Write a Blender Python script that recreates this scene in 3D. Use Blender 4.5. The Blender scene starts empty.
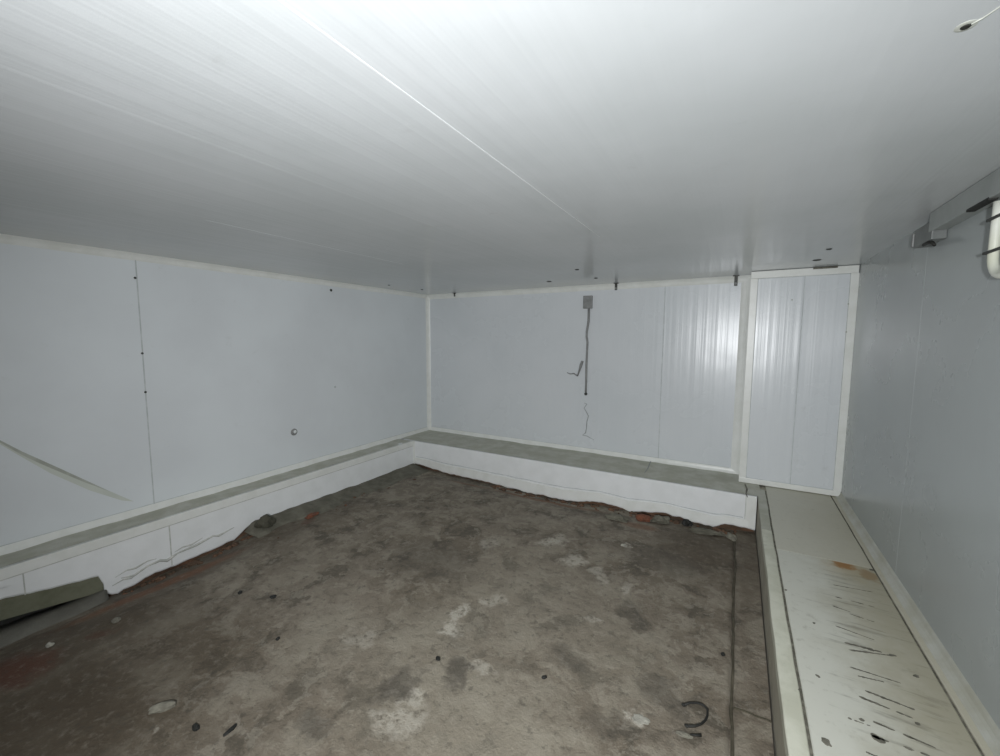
import bpy, bmesh, math, random
import numpy as np
from mathutils import Vector, Matrix, noise

random.seed(7)
S = bpy.context.scene
C = S.collection
PI = math.pi

# ---------------------------------------------------------------- dimensions (metres)
XL, XR = -3.776, 0.80          # left and right wall
YB, YF = 4.579, -1.25          # back wall, wall behind the photographer
ZC = 2.192                     # ceiling
LEDGE = 0.295                  # top of kerb and platform
KX, KY = -3.535, 3.975         # kerb faces (left, back)
CASX, CASY = 0.068, 4.321      # casing on the back wall
PX = 0.202                     # platform edge
CAM = Vector((0, 0, 1.6))
FPX, YAW, PITCH, ROLL = 416.29, -0.5189, -0.0949, 0.0043

cy, sy, cp, sp = math.cos(YAW), math.sin(YAW), math.cos(PITCH), math.sin(PITCH)
Fw = Vector((sy*cp, cy*cp, sp)); R0 = Vector((cy, -sy, 0)); U0 = R0.cross(Fw)
Rt = R0*math.cos(ROLL) + U0*math.sin(ROLL)
Up = U0*math.cos(ROLL) - R0*math.sin(ROLL)

def at(px, py, axis, v):
    """point of the plane axis = v seen at a pixel of the 1000x756 photograph"""
    d = Fw*FPX + Rt*(px-500) - Up*(py-378)
    return CAM + d*((v-CAM[axis])/d[axis])
def fl(px, py, z=0.0): return at(px, py, 2, z)

# ---------------------------------------------------------------- materials
def new_mat(name):
    m = bpy.data.materials.new(name); m.use_nodes = True
    nt = m.node_tree
    return m, nt, nt.nodes['Principled BSDF']
def N(nt, t, **kw):
    n = nt.nodes.new(t)
    for k, v in kw.items():
        if k in n.inputs: n.inputs[k].default_value = v
        else: setattr(n, k, v)
    return n
def mixc(nt, fac, a, b):
    n = nt.nodes.new('ShaderNodeMix'); n.data_type = 'RGBA'
    for s, v in ((n.inputs[0], fac), (n.inputs[6], a), (n.inputs[7], b)):
        if isinstance(v, bpy.types.NodeSocket): nt.links.new(v, s)
        elif isinstance(v, (int, float)): s.default_value = v
        else: s.default_value = (*v, 1)
    return n.outputs[2]
def mth(nt, op, a, b=None, clamp=False):
    n = nt.nodes.new('ShaderNodeMath'); n.operation = op; n.use_clamp = clamp
    for i, v in enumerate((a, b)):
        if v is None: continue
        if isinstance(v, bpy.types.NodeSocket): nt.links.new(v, n.inputs[i])
        else: n.inputs[i].default_value = v
    return n.outputs[0]
def ramp(nt, src, lo, hi):
    n = nt.nodes.new('ShaderNodeMapRange'); n.interpolation_type = 'SMOOTHSTEP'
    nt.links.new(src, n.inputs[0]); n.inputs[1].default_value = lo; n.inputs[2].default_value = hi
    return n.outputs[0]
def noise_n(nt, vec, scale, detail=4, rough=.55, dist=0):
    n = N(nt, 'ShaderNodeTexNoise', Scale=scale, Detail=detail, Roughness=rough, Distortion=dist)
    nt.links.new(vec, n.inputs['Vector']); return n.outputs['Fac']

def panel_mat(name, col, col2, rough, axis, rib=.25, ribscale=11, dirt=.06, spec=.5, wave=.15):
    """painted sheet-metal panel: fine ribs across `axis`, faint grime"""
    m, nt, b = new_mat(name)
    tc = N(nt, 'ShaderNodeTexCoord'); o = tc.outputs['Object']
    n1 = noise_n(nt, o, 1.3, 5)
    n2 = noise_n(nt, o, 7, 6, .65)
    c = mixc(nt, ramp(nt, n1, .3, .7), col, col2)
    c = mixc(nt, mth(nt, 'MULTIPLY', ramp(nt, n2, .62, .8), dirt*3), c, (.30, .30, .26))
    nt.links.new(c, b.inputs['Base Color'])
    sep = N(nt, 'ShaderNodeSeparateXYZ'); nt.links.new(o, sep.inputs[0])
    cmb = N(nt, 'ShaderNodeCombineXYZ'); nt.links.new(sep.outputs[axis], cmb.inputs[0])
    r1 = noise_n(nt, cmb.outputs[0], ribscale, 3, .6)
    w1 = noise_n(nt, o, 2.2, 2)
    h = mth(nt, 'ADD', mth(nt, 'MULTIPLY', r1, rib), mth(nt, 'MULTIPLY', w1, wave))
    bp = N(nt, 'ShaderNodeBump', Strength=1.0, Distance=.02); nt.links.new(h, bp.inputs['Height'])
    nt.links.new(bp.outputs[0], b.inputs['Normal'])
    rr = mth(nt, 'ADD', mth(nt, 'MULTIPLY', n1, .12), rough-.06)
    nt.links.new(rr, b.inputs['Roughness'])
    b.inputs['Specular IOR Level'].default_value = spec
    return m

def plain(name, col, rough=.5, metal=0, var=.15, scale=25, bump=.0, bscale=60, col2=None):
    m, nt, b = new_mat(name)
    o = N(nt, 'ShaderNodeTexCoord').outputs['Object']
    n1 = noise_n(nt, o, scale, 5, .6)
    c2 = col2 or tuple(v*(1-var*2) for v in col)
    nt.links.new(mixc(nt, ramp(nt, n1, .35, .7), col, c2), b.inputs['Base Color'])
    b.inputs['Roughness'].default_value = rough; b.inputs['Metallic'].default_value = metal
    if bump:
        bp = N(nt, 'ShaderNodeBump', Strength=bump, Distance=.01)
        nt.links.new(noise_n(nt, o, bscale, 6, .65), bp.inputs['Height']); nt.links.new(bp.outputs[0], b.inputs['Normal'])
    return m

M = {}
M['wall_back'] = panel_mat('white sheet panel back', (.68, .705, .725), (.64, .67, .69), .27, 0, rib=.17, ribscale=13)
M['wall_left'] = panel_mat('white sheet panel left', (.72, .755, .775), (.67, .70, .72), .40, 1, rib=.05, ribscale=12)
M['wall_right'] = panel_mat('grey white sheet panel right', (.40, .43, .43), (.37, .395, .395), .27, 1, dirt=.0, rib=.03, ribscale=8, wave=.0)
M['wall_front'] = panel_mat('grey sheet panel front', (.20, .21, .21), (.16, .17, .17), .4, 0)  # unseen wall, colour kept dark to cut bounced light
M['ceiling'] = panel_mat('white ceiling sheet', (.61, .63, .64), (.55, .575, .58), .20, 0, rib=.14, ribscale=12, wave=.14, spec=.3)
M['cove'] = plain('cream white cove', (.77, .78, .75), .35, var=.06, scale=9, col2=(.71, .72, .68))
M['joint_dirt'] = plain('dark olive dirt', (.055, .048, .030), .9, scale=12, col2=(.10, .088, .06))
M['trace'] = plain('grey trace', (.36, .38, .38), .7, scale=20)
M['ceil_joint'] = plain('ceiling joint', (.72, .74, .74), .4, var=.04)
M['ceil_stain'] = plain('yellowed ceiling paint', (.54, .555, .50), .4, var=.05)
M['joint'] = plain('grey joint sealant', (.46, .49, .49), .6, scale=14, col2=(.58, .61, .61))
M['joint_light'] = plain('pale joint sealant', (.80, .83, .83), .5, var=.03)
M['joint_right'] = plain('grey joint strip', (.46, .49, .49), .2, scale=3, col2=(.43, .46, .46))
M['kerb'] = plain('white painted kerb', (.81, .825, .825), .5, scale=6, col2=(.76, .775, .77), bump=.1, bscale=40)
M['kerb_line'] = plain('grimy joint and shadow line', (.42, .43, .40), .8, scale=20, col2=(.6, .6, .56))
M['ledge'] = plain('grey green mortar', (.44, .44, .365), .85, scale=7, col2=(.55, .55, .49), bump=.5, bscale=45)
M['mortar'] = plain('damp dark mortar', (.105, .10, .075), .9, scale=9, col2=(.17, .16, .125), bump=.8, bscale=30)
M['soil'] = plain('brown crumbling mortar', (.085, .055, .035), .95, scale=10, col2=(.16, .085, .05), bump=1, bscale=40)
M['brick'] = plain('red brick', (.20, .070, .036), .9, scale=22, col2=(.12, .055, .035), bump=.8, bscale=40)
M['slab'] = plain('dark grey concrete', (.13, .125, .105), .85, scale=8, col2=(.17, .165, .14), bump=.5, bscale=40)
M['green'] = plain('mossy insulation board', (.17, .172, .12), .9, scale=8, col2=(.115, .12, .075), bump=.4)
M['black'] = plain('black dirt and gap shade', (.018, .018, .015), .7, var=.2)  # also paints the dark inside of gaps and holes
M['dark_metal'] = plain('dark tarnished metal', (.07, .072, .065), .55, .4, scale=30)
M['grey_metal'] = plain('dull grey metal', (.27, .275, .27), .55, .1, scale=18, col2=(.20, .205, .20))
M['pipe'] = plain('yellowed white plastic', (.72, .73, .66), .3, scale=6, col2=(.60, .61, .50))
M['trunk'] = plain('grey painted trunking', (.33, .35, .34), .35, scale=6, col2=(.28, .30, .29))
M['trunk_shaded'] = plain('shaded trunking paint', (.17, .18, .175), .4, scale=6)  # shaded copy of the trunking paint, tones down the lit end face
M['cove_grey'] = plain('stained grey cove', (.47, .475, .43), .5, scale=7, col2=(.40, .395, .33))
M['lump'] = plain('dark damp lump', (.055, .053, .036), .9, scale=14, col2=(.085, .08, .058), bump=.6)
M['stone'] = plain('pale mortar stone', (.23, .22, .175), .9, scale=20, col2=(.16, .15, .12), bump=.6)
M['white_stone'] = plain('white plaster crumb', (.40, .385, .33), .9, scale=20, bump=.5)
M['strip'] = plain('yellowed tape', (.60, .63, .575), .5, scale=5, col2=(.55, .58, .53))
M['strip_dark'] = plain('grey grime edge', (.36, .375, .33), .7, scale=9, col2=(.46, .48, .43))
M['rust'] = plain('orange rust stain', (.34, .17, .045), .8, scale=30, col2=(.46, .33, .16))
M['scuff'] = plain('black scuff', (.09, .085, .066), .8, scale=30, col2=(.22, .21, .17))
M['side'] = plain('damp concrete side', (.36, .335, .265), .85, scale=6, col2=(.44, .41, .33), bump=.4, bscale=40)

# board of the platform: cream paint, dirtier towards the wall side
def board_mat(name, clean, dirty, x0, x1, scuffs=False):
    m, nt, b = new_mat(name)
    o = N(nt, 'ShaderNodeTexCoord').outputs['Object']
    sep = N(nt, 'ShaderNodeSeparateXYZ'); nt.links.new(o, sep.inputs[0])
    n1 = noise_n(nt, o, 5, 6, .65); n2 = noise_n(nt, o, 26, 5, .65)
    f = ramp(nt, mth(nt, 'ADD', sep.outputs[0], mth(nt, 'MULTIPLY', mth(nt, 'SUBTRACT', n1, .5), .5)), x0, x1)
    c = mixc(nt, f, clean, dirty)
    c = mixc(nt, mth(nt, 'MULTIPLY', ramp(nt, n2, .55, .75), .35), c, tuple(v*.62 for v in dirty))
    def spot_f(cx, cy_, rx, ry, soft=.5):
        s_ = N(nt, 'ShaderNodeVectorMath', operation='SUBTRACT'); nt.links.new(o, s_.inputs[0]); s_.inputs[1].default_value = (cx, cy_, 0)
        d_ = N(nt, 'ShaderNodeVectorMath', operation='MULTIPLY'); nt.links.new(s_.outputs[0], d_.inputs[0]); d_.inputs[1].default_value = (1/rx, 1/ry, 0)
        l_ = N(nt, 'ShaderNodeVectorMath', operation='LENGTH'); nt.links.new(d_.outputs[0], l_.inputs[0])
        return ramp(nt, mth(nt, 'ADD', l_.outputs['Value'], mth(nt, 'MULTIPLY', mth(nt, 'SUBTRACT', n2, .5), 2.2)), 1+soft, 1-soft)
    if scuffs:                                                # rust by the board end, smeared scrape marks across the board
        c = mixc(nt, mth(nt, 'MULTIPLY', spot_f(.60, 2.97, .09, .11, .8), .45), c, (.42, .33, .19))
        c = mixc(nt, mth(nt, 'MULTIPLY', spot_f(.595, 3.0, .045, .05), .95), c, (.31, .145, .03))
        c = mixc(nt, mth(nt, 'MULTIPLY', spot_f(.70, 2.93, .04, .06), .7), c, (.27, .17, .07))
        mp = N(nt, 'ShaderNodeMapping'); nt.links.new(o, mp.inputs[0]); mp.inputs['Rotation'].default_value = (0, 0, .22); mp.inputs['Scale'].default_value = (5, 34, 1)
        st = noise_n(nt, mp.outputs[0], 1.0, 4, .6)
        area = spot_f(.57, 2.2, .15, .75, .6)
        c = mixc(nt, mth(nt, 'MULTIPLY', mth(nt, 'MULTIPLY', ramp(nt, st, .54, .68), area), .5), c, (.16, .15, .115))
    nt.links.new(c, b.inputs['Base Color']); b.inputs['Roughness'].default_value = .5
    return m
M['board'] = board_mat('cream painted board', (.60, .60, .53), (.40, .375, .285), .33, .72, True)
M['board_far'] = board_mat('beige board', (.56, .545, .46), (.50, .475, .38), .3, .8)
M['board_edge'] = board_mat('cream edge board', (.62, .62, .52), (.52, .52, .42), .18, .30)

# concrete floor: blotches, peeled light patches, damp dark patches
def floor_mat():
    m, nt, b = new_mat('worn concrete floor')
    o = N(nt, 'ShaderNodeTexCoord').outputs['Object']
    nz = N(nt, 'ShaderNodeTexNoise', Scale=3.2, Detail=5, Roughness=.65); nt.links.new(o, nz.inputs['Vector'])
    sub = N(nt, 'ShaderNodeVectorMath', operation='SUBTRACT'); nt.links.new(nz.outputs['Color'], sub.inputs[0]); sub.inputs[1].default_value = (.5, .5, .5)
    scl = N(nt, 'ShaderNodeVectorMath', operation='SCALE'); nt.links.new(sub.outputs[0], scl.inputs[0]); scl.inputs['Scale'].default_value = .42
    add = N(nt, 'ShaderNodeVectorMath', operation='ADD'); nt.links.new(o, add.inputs[0]); nt.links.new(scl.outputs[0], add.inputs[1])
    warp = add.outputs[0]
    big = noise_n(nt, o, 1.1, 5, .6); mid = noise_n(nt, warp, 4.5, 6, .62); fine = noise_n(nt, o, 22, 6, .7); grit = noise_n(nt, o, 95, 3, .6)
    c = mixc(nt, ramp(nt, big, .3, .7), (.148, .121, .087), (.216, .184, .142))
    c = mixc(nt, mth(nt, 'MULTIPLY', ramp(nt, mid, .5, .60), .6), c, (.27, .242, .188))
    c = mixc(nt, mth(nt, 'MULTIPLY', ramp(nt, mid, .48, .38), .7), c, (.075, .064, .046))
    c = mixc(nt, mth(nt, 'MULTIPLY', ramp(nt, noise_n(nt, warp, 10, 5, .6), .53, .60), .5), c, (.30, .27, .215))
    near = N(nt, 'ShaderNodeVectorMath', operation='SCALE'); nt.links.new(sub.outputs[0], near.inputs[0]); near.inputs['Scale'].default_value = .10
    nadd = N(nt, 'ShaderNodeVectorMath', operation='ADD'); nt.links.new(o, nadd.inputs[0]); nt.links.new(near.outputs[0], nadd.inputs[1])
    def blobs(lst, soft, warp=warp):
        tot = None
        for (px, py, rx, ry, amt) in lst:
            p = fl(px, py)
            s = N(nt, 'ShaderNodeVectorMath', operation='SUBTRACT'); nt.links.new(warp, s.inputs[0]); s.inputs[1].default_value = p
            d = N(nt, 'ShaderNodeVectorMath', operation='MULTIPLY'); nt.links.new(s.outputs[0], d.inputs[0]); d.inputs[1].default_value = (1/rx, 1/ry, 0)
            l = N(nt, 'ShaderNodeVectorMath', operation='LENGTH'); nt.links.new(d.outputs[0], l.inputs[0])
            f = mth(nt, 'MULTIPLY', ramp(nt, l.outputs['Value'], 1.0+soft, 1.0-soft), amt)
            tot = f if tot is None else mth(nt, 'MAXIMUM', tot, f)
        return tot
    wide = blobs([(470, 720, .42, .30, .6), (430, 640, .30, .35, .45), (600, 650, .35, .30, .35), (520, 600, .5, .5, .35), (340, 640, .25, .25, .3)], .6)
    c = mixc(nt, wide, c, (.290, .262, .205))
    brown = blobs([(70, 640, .30, .5, .85), (190, 560, .25, .45, .7), (40, 725, .55, .40, .85), (150, 660, .4, .4, .5), (700, 545, .30, .45, .75), (745, 560, .12, .6, .5), (300, 520, .3, .5, .5)], .6)
    c = mixc(nt, brown, c, (.072, .052, .031))
    red = blobs([(10, 672, .12, .12, .85), (100, 634, .05, .05, .5), (310, 519, .05, .09, .6)], .5)
    c = mixc(nt, red, c, (.095, .036, .020))
    edge = blobs([(165, 578, .075, .46, .9), (540, 497, .55, .04, .85), (640, 525, .14, .06, .6), (470, 482, .3, .03, .6)], .5, nadd.outputs[0])
    c = mixc(nt, edge, c, (.17, .075, .034))
    dark = blobs([(454, 677, .055, .075, .75), (396, 683, .07, .06, .75), (408, 674, .05, .06, .6), (326, 722, .11, .06, .6), (446, 679, .035, .05, .5),
                  (568, 660, .10, .07, .5), (660, 690, .09, .08, .5), (632, 613, .07, .10, .5), (430, 560, .3, .25, .35), (610, 720, .12, .06, .4), (660, 560, .25, .2, .4)], .45)
    c = mixc(nt, dark, c, (.075, .066, .052))
    lite = blobs([(575, 561, .085, .09, .75), (598, 577, .05, .10, .5), (458, 613, .035, .11, .85), (445, 627, .06, .05, .85), (496, 603, .05, .06, .6), (624, 592, .04, .06, .6),
                  (640, 720, .035, .025, .95), (407, 716, .06, .09, .6), (477, 676, .05, .06, .6), (550, 541, .07, .07, .7), (624, 546, .03, .05, .8), (412, 689, .04, .05, .65),
                  (401, 714, .07, .05, .6), (588, 622, .03, .03, .6), (560, 540, .05, .05, .5), (486, 543, .08, .1, .4), (150, 735, .03, .02, .6), (360, 640, .08, .06, .4)], .4)
    c = mixc(nt, mth(nt, 'MULTIPLY', lite, mth(nt, 'ADD', ramp(nt, fine, .35, .6), .15, True)), c, (.46, .43, .365))
    c = mixc(nt, mth(nt, 'MULTIPLY', ramp(nt, fine, .5, .72), .38), c, (.30, .268, .222))
    c = mixc(nt, mth(nt, 'MULTIPLY', ramp(nt, fine, .47, .32), .55), c, (.07, .062, .048))
    nt.links.new(c, b.inputs['Base Color'])
    b.inputs['Roughness'].default_value = .8
    h = mth(nt, 'ADD', mth(nt, 'MULTIPLY', fine, .8), mth(nt, 'MULTIPLY', grit, .25))
    h = mth(nt, 'ADD', h, mth(nt, 'MULTIPLY', mid, 1.2))
    bp = N(nt, 'ShaderNodeBump', Strength=.7, Distance=.012); nt.links.new(h, bp.inputs['Height']); nt.links.new(bp.outputs[0], b.inputs['Normal'])
    return m
M['floor'] = floor_mat()

# ---------------------------------------------------------------- mesh helpers
def link(name, bm, mat, parent=None, smooth=False):
    me = bpy.data.meshes.new(name)
    bmesh.ops.recalc_face_normals(bm, faces=bm.faces)
    bm.to_mesh(me); bm.free()
    if smooth:
        for p in me.polygons: p.use_smooth = True
    o = bpy.data.objects.new(name, me); C.objects.link(o)
    me.materials.append(M[mat] if isinstance(mat, str) else mat)
    if parent:
        o.parent = parent; o.matrix_parent_inverse = Matrix.Translation(-parent.location)
    return o
def tag(o, label, cat, group=None, kind=None):
    o['label'] = label; o['category'] = cat
    if group: o['group'] = group
    if kind: o['kind'] = kind
    return o
def struct(o, label=None):
    o['kind'] = 'structure'
    if label: o['label'] = label
    return o
def empty(name, loc, label, cat, group=None):
    o = bpy.data.objects.new(name, None); C.objects.link(o); o.location = loc; o.empty_display_size = .05
    return tag(o, label, cat, group)
def box(bm, a, b, bev=0.0):
    a, b = Vector(a), Vector(b)
    r = bmesh.ops.create_cube(bm, size=1); vs = r['verts']
    for v in vs: v.co = Vector(((a.x+b.x)/2 + v.co.x*(b.x-a.x), (a.y+b.y)/2 + v.co.y*(b.y-a.y), (a.z+b.z)/2 + v.co.z*(b.z-a.z)))
    if bev:
        es = list({e for v in vs for e in v.link_edges})
        bmesh.ops.bevel(bm, geom=es, offset=bev, segments=2, affect='EDGES', profile=.6)
    return bm
def B(): return bmesh.new()
def prism(bm, prof, p0, p1, along, u, v):
    """extrude the 2-D profile (u, v) from p0 to p1"""
    p0, p1, u, v = Vector(p0), Vector(p1), Vector(u), Vector(v)
    r = [[bm.verts.new(p + u*a + v*b) for a, b in prof] for p in (p0, p1)]
    n = len(prof)
    for i in range(n): bm.faces.new((r[0][i], r[0][(i+1) % n], r[1][(i+1) % n], r[1][i]))
    bm.faces.new(r[0][::-1]); bm.faces.new(r[1])
    return bm
def cove_prof(s, t=None, k=5):
    t = t or s
    pts = [(0, 0), (s, 0)]
    for i in range(1, k):                                     # concave curve between the two legs
        a = i/k*PI/2
        pts.append((s*(1-math.sin(a))*1 + .004, t*(1-math.cos(a)) + .004))
    pts.append((0, t))
    return pts
def tube(bm, pts, r, seg=10, cap=True):
    pts = [Vector(p) for p in pts]; rings = []
    rad = r if isinstance(r, (list, tuple)) else [r]*len(pts)
    up = Vector((0, 0, 1)); prev = None
    for i, p in enumerate(pts):
        d = (pts[min(i+1, len(pts)-1)] - pts[max(i-1, 0)]).normalized()
        if prev is None:
            a = d.cross(up if abs(d.z) < .9 else Vector((1, 0, 0))).normalized()
        else:
            a = (prev - d*prev.dot(d)).normalized()
        prev = a; b = d.cross(a)
        rings.append([bm.verts.new(p + (a*math.cos(t) + b*math.sin(t))*rad[i]) for t in [2*PI*k/seg for k in range(seg)]])
    for i in range(len(rings)-1):
        for k in range(seg): bm.faces.new((rings[i][k], rings[i][(k+1) % seg], rings[i+1][(k+1) % seg], rings[i+1][k]))
    if cap: bm.faces.new(rings[0][::-1]); bm.faces.new(rings[-1])
    return bm
def disc(bm, c, nrm, r, t, seg=14, dome=.6):
    """a low domed head on a surface"""
    c, n = Vector(c), Vector(nrm).normalized()
    a = n.cross(Vector((0, 0, 1)) if abs(n.z) < .9 else Vector((1, 0, 0))).normalized(); b = n.cross(a)
    rings = []
    for rr, h in ((r, -.002), (r, t*.5), (r*dome, t)):
        rings.append([bm.verts.new(c + n*h + (a*math.cos(2*PI*k/seg) + b*math.sin(2*PI*k/seg))*rr) for k in range(seg)])
    for i in range(2):
        for k in range(seg): bm.faces.new((rings[i][k], rings[i][(k+1) % seg], rings[i+1][(k+1) % seg], rings[i+1][k]))
    bm.faces.new(rings[2]); bm.faces.new(rings[0][::-1])
    return bm
def stone(bm, c, size, seed, sub=2, rough=.35, rot=0):
    r = bmesh.ops.create_icosphere(bm, subdivisions=sub, radius=1)
    m = Matrix.Rotation(rot, 3, 'Z')
    for v in r['verts']:
        k = 1 + rough*noise.noise(v.co*1.4 + Vector((seed*3.1, seed*1.7, seed))) + rough*.4*noise.noise(v.co*4 + Vector((seed, 0, seed)))
        p = v.co*k
        p = Vector((p.x*size[0], p.y*size[1], max(p.z, -.55)*size[2]))
        v.co = m @ p + Vector(c)
    return bm
def interp(x, pts):
    if x <= pts[0][0]: return pts[0][1]
    for (a, b), (c, d) in zip(pts, pts[1:]):
        if x <= c: return b + (d-b)*(x-a)/(c-a)
    return pts[-1][1]
def n1(s, k=1.0, seed=0): return noise.noise(Vector((s*k, seed*7.3, seed*1.1)))

# ragged lower edge of the two kerbs
KL = [(.40, .14), (.53, .123), (.64, .095), (.765, .078), (.962, .041), (.963, -.083), (1.03, -.121), (1.21, -.083), (1.53, -.081), (1.78, -.07), (1.9, .0), (2.37, -.004), (2.83, -.02), (3.975, -.025)]
KBk = [(-3.54, -.0), (-3.39, -.004), (-2.96, -.045), (-2.26, -.055), (-1.985, -.072), (-1.47, -.075), (-1.12, -.018), (-.92, -.036), (-.844, -.05), (-.69, -.026), (-.51, .003), (-.38, -.016), (-.24, -.031), (-.11, -.046), (-.024, .011), (.2, .01)]
FL_L = [(-1.3, -.13), (.4, -.13), (.96, -.12), (1.1, -.14), (1.78, -.10), (1.95, -.045), (2.8, -.045), (4, -.045)]
FL_B = [(-4, -.04), (-2.96, -.065), (-2.26, -.075), (-1.47, -.095), (-1.12, -.055), (-.6, -.06), (0, -.04), (.3, -.02)]
def floor_z(x, y):
    zl = interp(y, FL_L); zb = interp(x, FL_B)
    wl = max(0, 1-(x-KX)/.55)**1.5 if x > KX else 1
    wb = max(0, 1-(KY-y)/.5)**1.5 if y < KY else 1
    z = zl*wl + zb*wb*(1-wl)
    z += .006*noise.noise(Vector((x*2.3, y*2.3, .3))) + .004*noise.noise(Vector((x*9, y*9, 1.7)))
    if x > .055: z += .008                                    # patched strip beside the platform
    return z

# ---------------------------------------------------------------- the setting
bm = B()
xs = list(np.arange(XL-.05, PX+.02, .035)); ys = list(np.arange(YF, YB, .035))
# keep the patched strip's joint a clean narrow groove
xs = sorted([x for x in xs if abs(x-.055) > .02] + [.040, .048, .055, .062])
grid = []
for x in xs:
    row = []
    for y in ys:
        z = floor_z(x, y)
        if .044 < x + .008*n1(y, 3, 2) < .058: z -= .016
        row.append(bm.verts.new((x, y, z)))
    grid.append(row)
for i in range(len(xs)-1):
    for j in range(len(ys)-1): bm.faces.new((grid[i][j], grid[i+1][j], grid[i+1][j+1], grid[i][j+1]))
floor = struct(link('floor', bm, 'floor', smooth=True))
jt = B()
jp = [(.056+.010*n1(y, 3, 2)+.004*n1(y, 14, 5), y) for y in np.arange(.9, 3.85, .06)]
tube(jt, [(x, y, floor_z(x, y)-.003) for x, y in jp], [.006+.005*abs(n1(y, 4, 9)) for x, y in jp], 6)
link('floor_joint', jt, 'joint_dirt', floor)
jt = B(); tube(jt, [(x, 1.955+.006*n1(x, 30, 1), floor_z(x, 1.955)-.003) for x in np.arange(.06, .205, .02)], .007, 6)
link('floor_joint', jt, 'joint_dirt', floor)
# slab under the concrete skin
struct(link('floor_slab', box(B(), (XL-.1, YF-.1, -.35), (XR+.1, YB+.1, -.2)), 'slab'))

ceiling = struct(link('ceiling', box(B(), (XL-.1, YF-.1, ZC), (XR+.1, YB+.1, ZC+.1)), 'ceiling'))
wl = struct(link('wall_left', box(B(), (XL-.1, YF-.1, -.2), (XL, YB+.1, ZC)), 'wall_left'))
wb = struct(link('wall_back', box(B(), (XL, YB, -.2), (XR, YB+.1, ZC)), 'wall_back'))
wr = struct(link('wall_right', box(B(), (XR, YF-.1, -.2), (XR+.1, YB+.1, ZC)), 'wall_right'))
wf = struct(link('wall_front', box(B(), (XL, YF-.1, -.2), (XR, YF, ZC)), 'wall_front'))

# panel joints
def groove_line(a, b, parent): return link('groove', box(B(), a, b), 'joint', parent)
groove_line((XL-.001, YF, LEDGE+.0505), (XL+.002, YB-.03, LEDGE+.055), wl)
groove_line((XL+.04, YB-.002, LEDGE+.0505), (-.02, YB+.001, LEDGE+.0545), wb)
def joint(name, a, b, mat, parent): return link(name, box(B(), a, b), mat, parent)
joint('panel_joint', (-.7355, YF, ZC-.0012), (-.7315, 2.45, ZC+.001), 'ceil_joint', ceiling)
joint('panel_joint', (-2.385, 1.15, ZC-.0006), (-2.381, 2.6, ZC+.001), 'ceiling', ceiling)
joint('panel_joint', (XL-.001, 1.343, .30), (XL+.0015, 1.351, ZC), 'joint', wl)
joint('panel_joint', (-.684, YB-.0015, .30), (-.676, YB+.001, ZC), 'joint', wb)
joint('panel_joint', (XR-.0005, 2.927, .30), (XR+.001, 2.935, ZC-.1), 'wall_right', wr)

# coves and trims (structure)
Z = (0, 0, 1); X = (1, 0, 0); Y = (0, 1, 0)
nx = (-1, 0, 0); ny = (0, -1, 0); nz = (0, 0, -1)
def trim(name, bm, mat): return struct(link(name, bm, mat))
trim('trim_1', prism(B(), cove_prof(.022, .050), (XL, YF, LEDGE), (XL, YB, LEDGE), Y, X, Z), 'cove')            # base cove, left wall
trim('trim_2', prism(B(), cove_prof(.022, .050), (XL, YB, LEDGE), (CASX, YB, LEDGE), X, ny, Z), 'cove')         # base cove, back wall
trim('trim_3', prism(B(), cove_prof(.030, .050), (XL, YF, ZC), (XL, YB, ZC), Y, X, nz), 'cove')                 # ceiling cove, left
trim('trim_4', prism(B(), cove_prof(.035, .060), (XL, YB, ZC), (CASX, YB, ZC), X, ny, nz), 'cove')              # ceiling cove, back
trim('trim_5', prism(B(), cove_prof(.04, .045), (XL, YB, LEDGE), (XL, YB, ZC), Z, X, ny), 'cove')               # corner left/back
trim('trim_6', prism(B(), cove_prof(.075, .025), (CASX, YB, LEDGE), (CASX, YB, ZC), Z, nx, ny), 'cove')         # corner back/casing
trim('trim_7', prism(B(), cove_prof(.034, .045), (XR, YF, LEDGE), (XR, CASY, LEDGE), Y, nx, Z), 'cove_grey')    # base cove, right wall

# ledge of mortar behind the kerbs
def ledge():
    bm = B()
    def strip(pts_in, pts_out):
        a = [bm.verts.new(p) for p in pts_in]; b = [bm.verts.new(p) for p in pts_out]
        for i in range(len(a)-1): bm.faces.new((a[i], a[i+1], b[i+1], b[i]))
    ysr = list(np.arange(YF, KY+.001, .04))
    def zz(x, y): return LEDGE + .004 + .006*noise.noise(Vector((x*6, y*6, 2)))
    cols = [XL, XL+.06, XL+.12, XL+.18, KX-.018]
    for c0, c1 in zip(cols, cols[1:]): strip([(c0, y, zz(c0, y)) for y in ysr], [(c1, y, zz(c1, y)) for y in ysr])
    xsr = list(np.arange(XL, PX+.06, .04)); rows = [KY+.018, KY+.15, KY+.3, KY+.45, YB]
    for c0, c1 in zip(rows, rows[1:]): strip([(x, c0, zz(x, c0)) for x in xsr], [(x, c1, zz(x, c1)) for x in xsr])
    return bm
trim('trim_8', ledge(), 'ledge')

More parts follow.
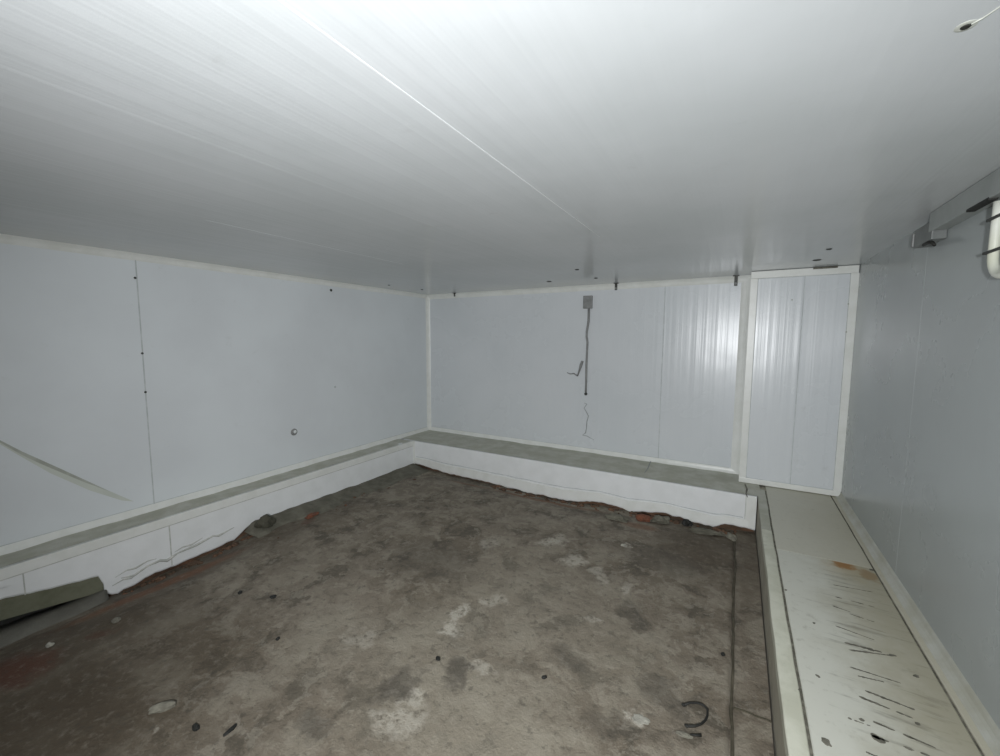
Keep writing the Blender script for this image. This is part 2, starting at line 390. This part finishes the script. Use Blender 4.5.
def kerb_bm(path, bot, fade, horiz):
    """kerb block whose lower edge is broken; path = list of s; horiz(s, depth, z) -> point"""
    bm = B(); rows = []
    for s in path:
        zb = bot(s)
        prof = [(-.16, LEDGE), (-.004, LEDGE), (0, LEDGE-.004), (0, LEDGE-.11), (0, (LEDGE+zb)/2-.02), (0, zb+.01), (-.006, zb), (-.16, zb)]
        rows.append([bm.verts.new(horiz(s, d, z)) for d, z in prof])
    n = len(rows[0])
    for a, b in zip(rows, rows[1:]):
        for i in range(n): bm.faces.new((a[i], a[(i+1) % n], b[(i+1) % n], b[i]))
    bm.faces.new(rows[0]); bm.faces.new(rows[-1][::-1])
    return bm
pl = sorted(list(np.arange(YF, KY, .03)) + [.9625, .9635, KY])
kl = struct(link('baseboard_left', kerb_bm(pl, lambda s: interp(s, KL) + (.008*n1(s, 9, 1) + .009*n1(s, 24, 2)), 0, lambda s, d, z: (KX+d, s, z)), 'kerb'))
pb = list(np.arange(KX-.15, PX-.004, .03)) + [PX-.004]
kb = struct(link('baseboard_back', kerb_bm(pb, lambda s: interp(s, KBk) + (.007*n1(s, 8, 3) + .010*n1(s, 24, 4)), 0, lambda s, d, z: (s, KY-d, z)), 'kerb'))
# capping strip with painted shadow line, hairline grooves, vertical joints and base coving of the kerbs
link('cap_strip', box(B(), (KX-.02, YF, LEDGE-.060), (KX+.004, KY-.004, LEDGE+.002), .0015), 'cove', kl)
link('groove', box(B(), (KX-.002, YF, LEDGE-.066), (KX+.0015, KY-.004, LEDGE-.060)), 'kerb_line', kl)  # strip painting the fine shadow line cast by the cap strip
link('block_joint', box(B(), (KX-.002, 1.335, -.07), (KX+.0015, 1.343, LEDGE-.066)), 'kerb_line', kl)
link('block_joint', box(B(), (KX-.002, .62, .10), (KX+.0015, .626, LEDGE-.066)), 'kerb_line', kl)
link('corner_strip', box(B(), (KX-.002, KY-.006, -.0), (KX+.022, KY+.002, LEDGE)), 'cove', kl)
def base_cove():
    bm = B(); rows = []
    for s in np.arange(KX+.02, PX-.05, .03):
        zb = interp(s, KBk) + .016 + .007*n1(s, 8, 3) + .010*n1(s, 24, 4); zt = .085+.010*n1(s, 5, 6) + interp(s, KBk)*.5
        rows.append([bm.verts.new(p) for p in ((s, KY-.001, zt), (s, KY-.007, zt-.004), (s, KY-.016, max(zb, .0-.1)), (s, KY-.001, zb))])
    for a, b in zip(rows, rows[1:]):
        for i in range(4): bm.faces.new((a[i], a[(i+1) % 4], b[(i+1) % 4], b[i]))
    bm.faces.new(rows[0]); bm.faces.new(rows[-1][::-1])
    return bm
link('base_coving', base_cove(), 'cove', kb)
gl = B(); gx = list(np.arange(KX+.04, .12, .05))
tube(gl, [(x, KY-.0008, .098+.008*n1(x, 5, 6)+interp(x, KBk)*.4) for x in gx], .0035, 6)
link('groove', gl, 'joint', kb)
link('end_strip', box(B(), (.125, KY-.008, .02), (PX-.006, KY+.002, LEDGE-.002), .002), 'cove', kb)
link('end_groove', box(B(), (.116, KY-.002, .02), (.123, KY+.002, LEDGE-.002)), 'kerb_line', kb)
# cracks in the peeling paint of the left kerb
cr = B()
pts = [(1.05, -.02), (1.12, -.035), (1.2, -.005), (1.27, .0), (1.31, -.02), (1.38, .005), (1.5, .012), (1.62, .035), (1.66, .02), (1.78, .04)]
tube(cr, [(KX+.0005, y, z) for y, z in pts], [.003, .008, .006, .010, .013, .006, .010, .007, .010, .002], 6)
link('paint_crack', cr, 'kerb_line', kl)
for pts in ([(1.02, .0), (1.08, .02), (1.13, .012), (1.2, .03), (1.25, .022)], [(1.0, -.05), (1.06, -.035), (1.1, -.045), (1.17, -.02)], [(1.36, .02), (1.41, .035), (1.47, .03), (1.55, .05)]):
    link('paint_crack', tube(B(), [(KX+.0003, y, z) for y, z in pts], [.002] + [.005, .007, .004, .005][:len(pts)-2] + [.002], 6), 'kerb_line', kl)

# crumbling bed below the kerbs
def bed(path, z0, horiz, mat, name, depth=.03):
    bm = B(); rows = []
    for i, s in enumerate(path):
        rows.append([bm.verts.new(horiz(s, -depth + .035*noise.noise(Vector((s*8, k*2.1, i*.02))), z)) for k, z in enumerate((z0(s)+.05, z0(s)+.0, z0(s)-.05, z0(s)-.14))])
    for a, b in zip(rows, rows[1:]):
        for i in range(3): bm.faces.new((a[i], b[i], b[i+1], a[i+1]))
    return trim(name, bm, mat)
bed(list(np.arange(.962, KY, .025)), lambda s: interp(s, KL), lambda s, d, z: (KX+d, s, z), 'soil', 'trim_9')
bed(list(np.arange(KX, PX, .025)), lambda s: interp(s, KBk), lambda s, d, z: (s, KY-d, z), 'soil', 'trim_10')
# exposed layer and painted gap shade at the broken end of the left kerb
trim('trim_11', prism(B(), [(YF, .30), (.961, .16), (.961, -.066), (.5, .004), (YF, .25)], (KX-.15, 0, 0), (KX-.006, 0, 0), X, Y, Z), 'green')
trim('trim_12', box(B(), (KX-.15, YF, -.2), (KX-.05, .955, .15)), 'black')  # black box paints the shade of the gap below the green board

# mortar fillet along the foot of the left kerb
def fillet():
    bm = B(); rows = []
    prof = [(0, 1.0), (.05, .92), (.12, .62), (.20, .30), (.28, .08), (.34, -.5)]
    for s in np.arange(1.86, KY-.0, .03):
        w = interp(s, [(1.86, .75), (1.95, .8), (2.15, .6), (2.4, .95), (2.7, .85), (3.1, 1), (3.975, 1.05)]) + .12*n1(s, 5, 8)
        h = interp(s, [(1.86, .02), (1.92, .055), (2.4, .05), (3.0, .03), (3.975, .03)])
        r = []
        for k, (d, z) in enumerate(prof):
            x = KX - .004 + d*w
            r.append(bm.verts.new((x, s, floor_z(x, s) + (h+.02)*z + .012*noise.noise(Vector((s*7, k*1.3, 5))))))
        rows.append(r)
    for a, b in zip(rows, rows[1:]):
        for i in range(len(prof)-1): bm.faces.new((a[i], b[i], b[i+1], a[i+1]))
    return bm
struct(link('mortar_fillet', fillet(), 'mortar', smooth=True))

# ---------------------------------------------------------------- casing on the back wall
cas = empty('panel_casing', ((CASX+XR)/2, CASY+.1, LEDGE), 'tall white boxed-in panel standing forward of the back wall beside the right wall', 'wall casing')
link('front_panel', box(B(), (CASX, CASY, LEDGE+.004), (.449, CASY+.03, ZC-.002), .003), 'wall_back', cas)
link('front_panel', box(B(), (.453, CASY, LEDGE+.004), (XR-.002, CASY+.03, ZC-.002), .003), 'wall_back', cas)
link('side_panel', box(B(), (CASX, CASY+.03, LEDGE+.004), (CASX+.02, YB-.002, ZC-.002)), 'wall_back', cas)
link('panel_joint', box(B(), (.448, CASY+.001, LEDGE+.02), (.454, CASY+.02, ZC-.06)), 'joint', cas)
link('base_trim', box(B(), (CASX-.006, CASY-.012, LEDGE+.006), (XR-.004, CASY+.004, LEDGE+.052), .004), 'cove', cas)
link('top_trim', box(B(), (CASX-.004, CASY-.012, ZC-.064), (XR-.004, CASY+.004, ZC-.003), .004), 'cove', cas)
link('corner_trim', box(B(), (CASX-.006, CASY-.007, LEDGE+.050), (CASX+.050, CASY+.004, ZC-.064), .003), 'cove', cas)
link('corner_trim', box(B(), (.748, CASY-.010, LEDGE+.050), (XR+.001, CASY+.004, ZC-.064), .003), 'cove', cas)
for a_, b_ in (((CASX+.050, CASY-.0015, LEDGE+.052), (CASX+.054, CASY+.003, ZC-.064)), ((.744, CASY-.0015, LEDGE+.052), (.748, CASY+.003, ZC-.064)), ((CASX+.05, CASY-.0015, LEDGE+.052), (.748, CASY+.003, LEDGE+.056)), ((CASX+.05, CASY-.0015, ZC-.068), (.748, CASY+.003, ZC-.064))):
    link('trim_groove', box(B(), a_, b_), 'joint', cas)
for p in ((848, 304), (846, 332), (792, 300)):
    q = at(p[0], p[1], 1, CASY)
    link('stain_spot', disc(B(), (q.x, CASY-.010, q.z), ny, .006, .002), 'strip_dark', cas)
q = at(846, 260, 1, CASY)
link('top_gap', box(B(), (.50, CASY-.022, ZC-.016), (.66, CASY-.010, ZC-.002), .003), 'scuff', cas)

# ---------------------------------------------------------------- raised platform along the right wall
plat = empty('raised_platform', (.5, 2.0, 0), 'long low concrete platform topped with cream boards along the right wall', 'platform')
bm = B(); box(bm, (PX+.004, YF+.002, -.19), (XR-.002, YB-.002, LEDGE-.014))
link('concrete_base', bm, 'side', plat)
def board(name, x0, x1, y0, y1, mat, z=LEDGE, t=.020, wob=.004):
    """a board with slightly chipped long edges"""
    bm = B(); rows = []
    n = max(4, int((y1-y0)/.05))
    for i in range(n+1):
        y = y0 + (y1-y0)*i/n
        a = x0 + wob*n1(y, 6, x0); b = x1 + wob*n1(y, 6, x1)
        rows.append([bm.verts.new(p) for p in ((a, y, z-t), (a, y, z-.003), (a+.003, y, z), (b-.003, y, z), (b, y, z-.003), (b, y, z-t))])
    for a, b in zip(rows, rows[1:]):
        for i in range(6): bm.faces.new((a[i], a[(i+1) % 6], b[(i+1) % 6], b[i]))
    bm.faces.new(rows[0]); bm.faces.new(rows[-1][::-1])
    return link(name, bm, mat, plat)
board('edge_board', PX, .262, YF+.004, 3.30, 'board_edge', t=.05)
board('edge_board', PX, .262, 3.302, 4.2, 'ledge', z=LEDGE+.001)
bn = board('top_board', .272, .734, YF+.004, 3.03, 'board', wob=.002)
bf = board('top_board', .272, .734, 3.034, YB-.004, 'board_far', wob=.002)
bf['label'] = 'greyer beige board at the far end'
board('wall_board', .744, XR-.002, YF+.004, YB-.004, 'board_far', wob=.002)
link('seam', box(B(), (.258, YF+.01, LEDGE-.016), (.276, 4.2, LEDGE-.008)), 'scuff', plat)
link('seam', box(B(), (.730, YF+.01, LEDGE-.016), (.748, YB-.02, LEDGE-.008)), 'scuff', plat)
# stains and scuffs lying in the paint
def blot(bm, c, rx, ry, rot, seed, seg=22, z=LEDGE):
    ring = []
    for k in range(seg):
        t = 2*PI*k/seg; j = 1 + .45*noise.noise(Vector((math.cos(t)*1.6+seed*5, math.sin(t)*1.6, seed)))
        x, y = rx*j*math.cos(t), ry*j*math.sin(t)
        ring.append((c[0]+x*math.cos(rot)-y*math.sin(rot), c[1]+x*math.sin(rot)+y*math.cos(rot)))
    top = [bm.verts.new((x, y, z+.0008)) for x, y in ring]; low = [bm.verts.new((x, y, z-.001)) for x, y in ring]
    bm.faces.new(top)
    for k in range(seg): bm.faces.new((top[k], low[k], low[(k+1) % seg], top[(k+1) % seg]))
sc = B()
def stroke(p0, p1, w, seed):
    a, b = fl(*p0, LEDGE), fl(*p1, LEDGE)
    n = 7
    for i in range(n):                                        # a broken line of short marks
        t = (i+.5)/n
        if noise.noise(Vector((seed*3.3, i*.9, 2.2))) < -.22: continue
        c = a.lerp(b, t); L = (b-a).length/n
        blot(sc, (c.x, c.y), L*.62, w*(.6+.7*random.random())*(1-.45*t), math.atan2(b.y-a.y, b.x-a.x), seed+i, 12)
for i, (p0, p1, w) in enumerate([((836, 597), (874, 607), .005), ((833, 606), (850, 612), .004), ((850, 614), (874, 622), .004), ((836, 626), (874, 640), .003),
                                 ((846, 643), (896, 656), .010), ((850, 650), (893, 656), .006), ((850, 667), (900, 683), .004), ((858, 676), (884, 682), .004),
                                 ((866, 691), (915, 710), .007), ((860, 697), (912, 718), .006), ((874, 722), (945, 752), .005), ((872, 736), (930, 756), .007), ((848, 718), (870, 726), .003), ((866, 752), (880, 758), .005), ((834, 585), (872, 592), .003)]):
    stroke(p0, p1, w, i*2.7+1)
for i, (px, py, r) in enumerate([(878, 739, .016), (918, 724, .006), (916, 676, .008), (786, 590, .006), (814, 623, .005), (826, 742, .012), (818, 676, .006), (862, 720, .006), (800, 690, .004), (872, 570, .012)]):
    p = fl(px, py, LEDGE); blot(sc, (p.x, p.y), r*1.3, r, .4*i, i+.5)
s = link('scuff_marks', sc, 'scuff', bn); s['kind'] = 'stuff'; s['label'] = 'black scuffs and cuts across the cream board'
# ledge crack where kerb and platform meet
struct(link('ledge_crack', tube(B(), [fl(653, 457, LEDGE+.004), fl(650, 463, LEDGE+.005), fl(648, 468, LEDGE+.005), fl(644.5, 473, LEDGE+.003)], [.003, .006, .005, .003], 6), 'trace'))
struct(link('ledge_crack', tube(B(), [fl(745, 484, LEDGE+.006), fl(747, 489, LEDGE+.006), fl(746, 494, LEDGE+.006), fl(747.5, 497, LEDGE+.004)], [.004, .007, .005, .003], 6), 'scuff'))

# ---------------------------------------------------------------- things on the walls
jb = empty('junction_box', (-1.475, YB, 2.0), 'small grey box with a thin conduit hanging straight down the back wall', 'junction box')
link('box_cover', box(B(), (-1.532, YB-.040, 1.935), (-1.432, YB+.001, 2.076), .006), 'grey_metal', jb)
cpts = [(-1.470, YB-.014, 1.936), (-1.470, YB-.013, 1.80), (-1.488, YB-.012, 1.68), (-1.489, YB-.012, 1.62), (-1.478, YB-.011, 1.56), (-1.484, YB-.011, 1.3), (-1.482, YB-.011, 1.1), (-1.484, YB-.011, .985)]
link('conduit', tube(B(), cpts, [.013, .013, .013, .012, .012, .012, .012, .011], 10), 'grey_metal', jb, smooth=True)
link('conduit_tip', disc(B(), (-1.484, YB-.004, .975), ny, .017, .018), 'dark_metal', jb)
ws = empty('wire_scrap', (-1.6, YB, 1.2), 'short bent scrap of dark wire beside the conduit on the back wall', 'wire')
wp = [at(582.5, 361, 1, YB-.012), at(581, 365, 1, YB-.014), at(579.5, 370, 1, YB-.016), at(577.5, 376, 1, YB-.010)]
link('wire_core', tube(B(), wp, [.014, .017, .012, .007], 8), 'grey_metal', ws, smooth=True)
wp = [at(577.5, 376, 1, YB-.010), at(574, 373.5, 1, YB-.008), at(570, 374, 1, YB-.006), at(567, 372.5, 1, YB-.004)]
link('wire_end', tube(B(), wp, [.007, .008, .006, .003], 8), 'grey_metal', ws, smooth=True)
tr = [(584.5, 403), (587, 404), (584, 408), (586.5, 412), (588.5, 416), (587, 421), (586.5, 428), (585.5, 433), (582.5, 435), (587, 436), (594, 440)]
o = link('hairline_crack', tube(B(), [at(x, y, 1, YB-.0005) for x, y in tr], [.004, .006, .004, .005, .006, .005, .005, .006, .005, .004, .002], 6), 'trace', wb)

tapes = empty('tape_strip', (XL, .9, .65), 'slanting yellowed strip with grey edge low on the left wall', 'tape strip')
def lw(px, py, d=0): return at(px, py, 0, XL+d)
def slab_poly(name, pix, mat, d0, d1, parent):
    bm = B(); a = [bm.verts.new(lw(x, y, d0)) for x, y in pix]; b = [bm.verts.new(lw(x, y, d1)) for x, y in pix]
    bm.faces.new(a); bm.faces.new(b)
    for i in range(len(a)): bm.faces.new((a[i], a[(i+1) % len(a)], b[(i+1) % len(a)], b[i]))
    return link(name, bm, mat, parent)
slab_poly('strip', [(-14, 433), (22, 452), (60, 469), (100, 487), (134, 501.5), (122, 500.5), (90, 490.5), (50, 473), (20, 456), (-14, 436)], 'strip', -.001, .003, tapes)
slab_poly('strip_edge', [(-14, 433), (22, 451.5), (40, 459.5), (60, 468.5), (84, 479.5), (110, 491.5), (84, 482), (60, 472), (40, 463.5), (22, 455), (-14, 434.5)], 'strip_dark', .001, .005, tapes)

plug = empty('wall_plug', (XL, 2.506, .669), 'small round grey plug set in the left wall', 'wall plug')
link('rim', disc(B(), (XL, 2.506, .669), X, .034, .008, 18, .8), 'grey_metal', plug)
link('plug_head', disc(B(), (XL+.008, 2.512, .672), X, .016, .006, 12, .6), 'joint_light', plug)

def screw(name, c, n, r, label, cat='screw', group=None, mat='dark_metal', t=.006):
    return tag(link(name, disc(B(), c, n, r, t), mat), label, cat, group)
G1 = 'screws along the left wall panel joint'
screw('wall_screw', (XL, 1.337, 2.02), X, .008, 'topmost dark screw in the left wall panel joint', group=G1)
screw('wall_screw', (XL, 1.345, 1.48), X, .008, 'dark screw second from top in the left wall panel joint', group=G1)
screw('wall_screw', (XL, 1.346, 1.195), X, .008, 'dark screw lowest in the left wall panel joint', group=G1)
screw('wall_screw', (XL, 2.996, 2.10), X, .014, 'single dark screw under the ceiling edge on the left wall, nearer the back corner')
screw('wall_screw', (XL, 3.006, 1.068), X, .012, 'faint grey screw at mid-height of the left wall above the round plug', mat='joint')

# three little hangers where the back wall meets the ceiling
def hanger(x, y, h, w, label):
    e = empty('ceiling_hanger', (x, y, ZC), label, 'hanger', 'dark metal hangers along the back edge of the ceiling')
    link('plate', box(B(), (x-w*.9, y-.03, ZC-.006), (x+w*.9, y+.012, ZC+.001), .002), 'dark_metal', e)
    link('strap', box(B(), (x-w*.5, y-.010, ZC-h), (x+w*.5, y-.002, ZC-.004), .002), 'dark_metal', e)
    link('bolt', disc(B(), (x, y-.010, ZC-h+.02), ny, w*.42, .006, 8), 'grey_metal', e)
hanger(-3.285, YB-.04, .045, .020, 'smallest dark hanger at the ceiling edge close to the left back corner')
hanger(-1.165, YB-.05, .075, .026, 'middle dark hanger at the ceiling edge just right of the grey junction box')
hanger(-.052, YB-.06, .095, .028, 'tallest dark hanger at the ceiling edge beside the white boxed-in panel')

# dark screw heads and holes in the ceiling
G2 = 'dark screw heads in the ceiling near the back wall'
for (px, py, r, lab) in [(549, 281.5, .026, 'dark ceiling screw head left of the junction box, against the back wall'),
                         (577, 269.5, .018, 'dark ceiling screw head farther from the back wall, above the junction box'),
                         (596, 278, .018, 'flat dark ceiling screw head just right of the junction box'),
                         (829, 249, .016, 'small dark ceiling screw head farthest from the boxed-in panel top'),
                         (817, 260, .026, 'larger dark ceiling screw head right above the boxed-in panel top'),
                         (389, 285, .014, 'faint dark ceiling screw head above the left wall, before the corner'),
                         (422, 289.5, .014, 'faint dark ceiling screw head right at the left back corner')]:
    p = at(px, py, 2, ZC)
    p.x = max(p.x, XL+.06); p.y = min(p.y, YB-.08)
    screw('ceiling_screw', p, nz, r, lab, 'screw', G2)
hole = empty('ceiling_hole', at(966, 26, 2, ZC), 'dark ragged hole in the white ceiling near the right wall', 'hole')
p = at(966, 26, 2, ZC)
link('hole_rim', disc(B(), p, nz, .016, .0012, 16, .75), 'ceil_stain', hole)
link('hole_dark', disc(B(), p, nz, .008, .003, 12, .8), 'black', hole)  # black disc paints the darkness inside the hole
tp = [at(x, y, 2, ZC-.0005) for x, y in ((969, 25), (975, 22), (983, 18), (992, 12), (1004, 4))]
link('drip_stain', tube(B(), tp, [.002, .0018, .0016, .0014, .001], 6), 'ceil_stain', hole)

# trunking along the top of the right wall
tk = empty('cable_trunking', (XR, 2.2, ZC), 'grey trunking along the top of the right wall ending in a small box', 'cable trunking')
link('channel', box(B(), (XR-.055, YF+.01, ZC-.090), (XR-.001, 2.74, ZC-.002), .004), 'trunk', tk)
link('end_box', box(B(), (XR-.054, 2.70, ZC-.128), (XR-.001, 2.93, ZC-.040), .004), 'trunk_shaded', tk)
link('cable_slot', box(B(), (XR-.057, 2.19, ZC-.096), (XR-.030, 2.36, ZC-.084), .004), 'black', tk)  # solid black block paints the shade inside the slot opening
hk = [(XR-.045, 2.82, ZC-.126), (XR-.05, 2.80, ZC-.135), (XR-.052, 2.74, ZC-.136), (XR-.05, 2.70, ZC-.142), (XR-.045, 2.68, ZC-.160)]
link('hook', tube(B(), hk, [.005, .007, .008, .008, .006], 8), 'black', tk, smooth=True)
link('end_plate', box(B(), (XR-.060, 2.925, ZC-.12), (XR-.004, 2.945, ZC-.055), .003), 'grey_metal', tk)

# bent pipe on the right wall
pp = empty('bent_pipe', (XR, 2.05, 1.95), 'cream U-shaped pipe held by two dark straps on the right wall', 'pipe')
px_, y0 = XR-.046, 2.140
u = [(px_, y0, ZC-.115), (px_, y0, 2.02), (px_, y0, 1.93)]
rr = .075; yc, zc = y0-rr, 1.895
for k in range(0, 13):
    a = PI*k/12; u.append((px_, yc + rr*math.cos(a), zc - rr*math.sin(a)))
u += [(px_, y0-2*rr, 1.95), (px_, y0-2*rr, ZC-.115)]
link('pipe_tube', tube(B(), u, .0145, 14), 'pipe', pp, smooth=True)
for z in (2.018, 1.905):
    b_ = B(); ya, yb_ = y0-2*rr-.019, y0+.019
    box(b_, (px_-.0215, ya, z-.005), (px_-.0145, yb_, z+.005), .002); box(b_, (px_-.0215, yb_-.006, z-.005), (XR+.001, yb_, z+.005), .002); box(b_, (px_-.0215, ya, z-.005), (XR+.001, ya+.006, z+.005), .002)
    link('pipe_strap', b_, 'dark_metal', pp)

# ---------------------------------------------------------------- rubble and scraps on the floor
rb = B()
KEEP = [(fl(643, 520), .07, .06), (fl(660, 522), .09, .06), (fl(706, 533), .13, .07), (fl(616, 519), .11, .07), (fl(688, 520), .04, .04), (fl(731, 538), .06, .06), (fl(268, 523), .08, .09), (fl(312, 516), .09, .09)]
def scatter(n, gen, smin, smax):
    for i in range(n):
        x, y = gen(); s = random.uniform(smin, smax)
        while any(abs(x-p.x) < rx+.04 and abs(y-p.y) < ry+.04 for p, rx, ry in KEEP): x, y = gen()
        stone(rb, (x, y, floor_z(x, y)+s*.15), (s*random.uniform(.8, 1.5), s*random.uniform(.7, 1.2), s*random.uniform(.5, .8)), random.random()*40, 1, .6, random.random()*3)
scatter(60, lambda: (KX + .02 + abs(random.gauss(0, .05)), random.uniform(1.0, 1.9)), .008, .025)
scatter(40, lambda: (KX + .2 + random.gauss(0, .09), random.uniform(1.9, 3.9)), .006, .018)
scatter(130, lambda: (random.uniform(-2.4, .15), KY - .03 - abs(random.gauss(0, .07))), .008, .028)
tag(link('rubble', rb, 'soil'), 'brown mortar crumbs scattered along the broken foot of the white kerbs', 'rubble', kind='stuff')
def rock(name, px, py, size, mat, label, cat, seed, rot=0, z=None, rough=.5, sub=3):
    p = fl(px, py); zz = floor_z(p.x, p.y); p = fl(px, py, zz)
    return tag(link(name, stone(B(), (p.x, p.y, zz + size[2]*.5), size, seed, sub, rough, rot), mat), label, cat)
rock('brick_fragment', 643, 520, (.060, .045, .035), 'brick', 'orange-red broken brick lying against the back kerb', 'brick fragment', 3, .1)
rock('mortar_chunk', 660, 522, (.075, .05, .038), 'mortar', 'grey mortar chunk beside the red brick against the back kerb', 'mortar chunk', 5, .2)
rock('mortar_chunk', 706, 533, (.12, .045, .022), 'mortar', 'flat dark mortar chunk near the right end of the back kerb', 'mortar chunk', 15, .1)
rock('mortar_chunk', 616, 519, (.10, .05, .025), 'mortar', 'flat grey mortar chunk left of the red brick under the back kerb', 'mortar chunk', 25, -.1)
rock('dark_lump', 687, 525, (.036, .024, .034), 'black', 'black lump standing in for a dark hole under the right half of the back kerb', 'lump', 8)  # added lump, paints the dark of a hole below the kerb
rock('floor_stone', 731, 538, (.035, .05, .022), 'stone', 'pale stone in the corner by the platform end and back kerb', 'stone', 11, .4)
rock('floor_stone', 163, 709, (.050, .020, .018), 'stone', 'pale oblong stone lying on the floor in the lower left', 'stone', 21, 1.0, rough=.3)
rock('floor_stone', 50, 646, (.016, .014, .012), 'white_stone', 'tiny white crumb in front of the broken left kerb', 'stone', 31)
rock('floor_stone', 116, 621, (.022, .020, .012), 'stone', 'small tan stone just right of the broken left kerb end', 'stone', 33)
rock('floor_stone', 624, 546, (.020, .016, .010), 'white_stone', 'small whitish crumb on the floor before the red brick', 'stone', 37)
rock('dark_lump', 266, 528, (.06, .08, .075), 'lump', 'dark mortar lump at the foot of the left kerb', 'lump', 41)
rock('brick_fragment', 312, 516, (.03, .07, .016), 'brick', 'dull red brick sliver by the foot of the left kerb', 'brick fragment', 43, .1)
for i, (px, py, s, lab) in enumerate([(196, 728, (.024, .011, .008), 'black sliver on the floor right of the pale oblong stone'),
                                      (544, 678, (.014, .009, .007), 'small black crumb near the middle of the floor'),
                                      (723, 655, (.012, .010, .008), 'small black crumb beside the floor joint along the platform'),
                                      (278, 639, (.013, .010, .007), 'small black crumb on the left part of the floor'),
                                      (240, 593, (.018, .014, .006), 'flat dark crumb nearer the left kerb of a pair'),
                                      (273, 597, (.022, .018, .006), 'flat dark crumb farther from the left kerb of a pair'),
                                      (438, 659, (.012, .016, .006), 'dark crumb by the pale patch at mid floor'),
                                      (230, 731, (.030, .010, .006), 'dark sliver second right of the pale oblong stone')]):
    rock('dirt_crumb', px, py, s, 'black', lab, 'crumb', 51+i, rot=.7*i, sub=2)
# dark slab of concrete at the broken end of the left kerb
bm = B(); rows = []
for s in np.arange(.2, .99, .035):
    r = []
    for k, (d, z) in enumerate([(-.06, -.2), (-.05, .035), (.05, .03), (.12, .005), (.165, -.035), (.18, -.09)]):
        w = 1 + .12*n1(s, 6, 9); e = 1 if s < .86 else max(.15, 1-((s-.86)/.13)**2)
        x = KX + d*w*(e if d > 0 else 1)
        r.append(bm.verts.new((x, s, -.088 + z + .008*noise.noise(Vector((s*9, k, 3))))))
    rows.append(r)
for a, b in zip(rows, rows[1:]):
    for i in range(5): bm.faces.new((a[i], b[i], b[i+1], a[i+1]))
bm.faces.new(rows[0]); bm.faces.new(rows[-1])
tag(link('concrete_slab', bm, 'slab', smooth=True), 'rounded dark grey concrete slab under the broken left kerb end', 'concrete slab')
# wire hoop
hp = [(683.5, 706), (690, 704.6), (697, 705), (703, 706.3), (707.5, 710), (707.5, 716), (705.5, 721.5), (701, 726.5), (695, 728.6), (686.5, 727.6)]
P3 = []
for i, (x, y) in enumerate(hp):
    p = fl(x, y); P3.append((p.x, p.y, floor_z(p.x, p.y) + .008 + .004*math.sin(i)))
wh = empty('wire_hoop', P3[4], 'black curved wire hoop open to the left lying on the floor near the platform', 'wire hoop')
link('hoop', tube(B(), P3, [.006, .004, .0042, .0045, .005, .0045, .0045, .0045, .005, .006], 8), 'black', wh, smooth=True)
link('hoop_end', stone(B(), P3[0], (.009, .007, .006), 2, 2), 'black', wh)
link('hoop_end', stone(B(), P3[-1], (.009, .007, .006), 6, 2), 'black', wh)
p0, p1 = fl(690, 735.5), fl(701, 737)
tag(link('wire_stub', tube(B(), [(p0.x, p0.y, floor_z(p0.x, p0.y)+.006), ((p0.x+p1.x)/2, (p0.y+p1.y)/2-.004, .008), (p1.x, p1.y, floor_z(p1.x, p1.y)+.007)], [.003, .004, .006], 8), 'black', smooth=True),
    'short black wire stub just in front of the curved wire hoop', 'wire')
rock('paint_flake', 684, 735, (.030, .012, .004), 'stone', 'pale flake lying by the short black wire stub', 'flake', 71, .2)
rock('paint_flake', 641, 720, (.034, .022, .004), 'white_stone', 'whitish flake on the floor left of the black wire hoop', 'flake', 73, .2)

# ---------------------------------------------------------------- light: the torch lighting the dark cold room from the doorway end
def spot(loc, aim, power, size, angle, blend, col):
    l = bpy.data.lights.new('hand_torch', 'SPOT'); l.energy = power; l.shadow_soft_size = size
    l.spot_size = math.radians(angle); l.spot_blend = blend; l.color = col
    o = bpy.data.objects.new('hand_torch', l); C.objects.link(o); o.location = loc
    o.rotation_euler = (Vector(aim)-Vector(loc)).to_track_quat('-Z', 'Y').to_euler()
    return o
LP = Vector((-.02, -.60, 1.60))
spot(LP, LP + Vector((-.36, .92, -.12)), 405, .04, 134, 1.0, (.96, .98, 1.0))

w = bpy.data.worlds.new('World'); S.world = w; w.use_nodes = True
w.node_tree.nodes['Background'].inputs[0].default_value = (.5, .55, .6, 1); w.node_tree.nodes['Background'].inputs[1].default_value = .0

# ---------------------------------------------------------------- camera
cd = bpy.data.cameras.new('camera'); co = bpy.data.objects.new('camera', cd); C.objects.link(co)
cd.sensor_fit = 'HORIZONTAL'; cd.sensor_width = 36; cd.lens = 36*FPX/1000; cd.clip_start = .02
m = Matrix((Rt, Up, -Fw)).transposed().to_4x4(); m.translation = CAM
co.matrix_world = m
S.camera = co
S.view_settings.view_transform = 'Standard'; S.view_settings.look = 'None'
S.view_settings.exposure = 0.0; S.view_settings.gamma = 1; S.view_settings.use_curve_mapping = False
S.cycles.max_bounces = 12; S.cycles.diffuse_bounces = 8; S.cycles.glossy_bounces = 6
S.cycles.use_denoising = True
S.cycles.caustics_reflective = False; S.cycles.blur_glossy = 1.0; S.cycles.sample_clamp_indirect = 3.0
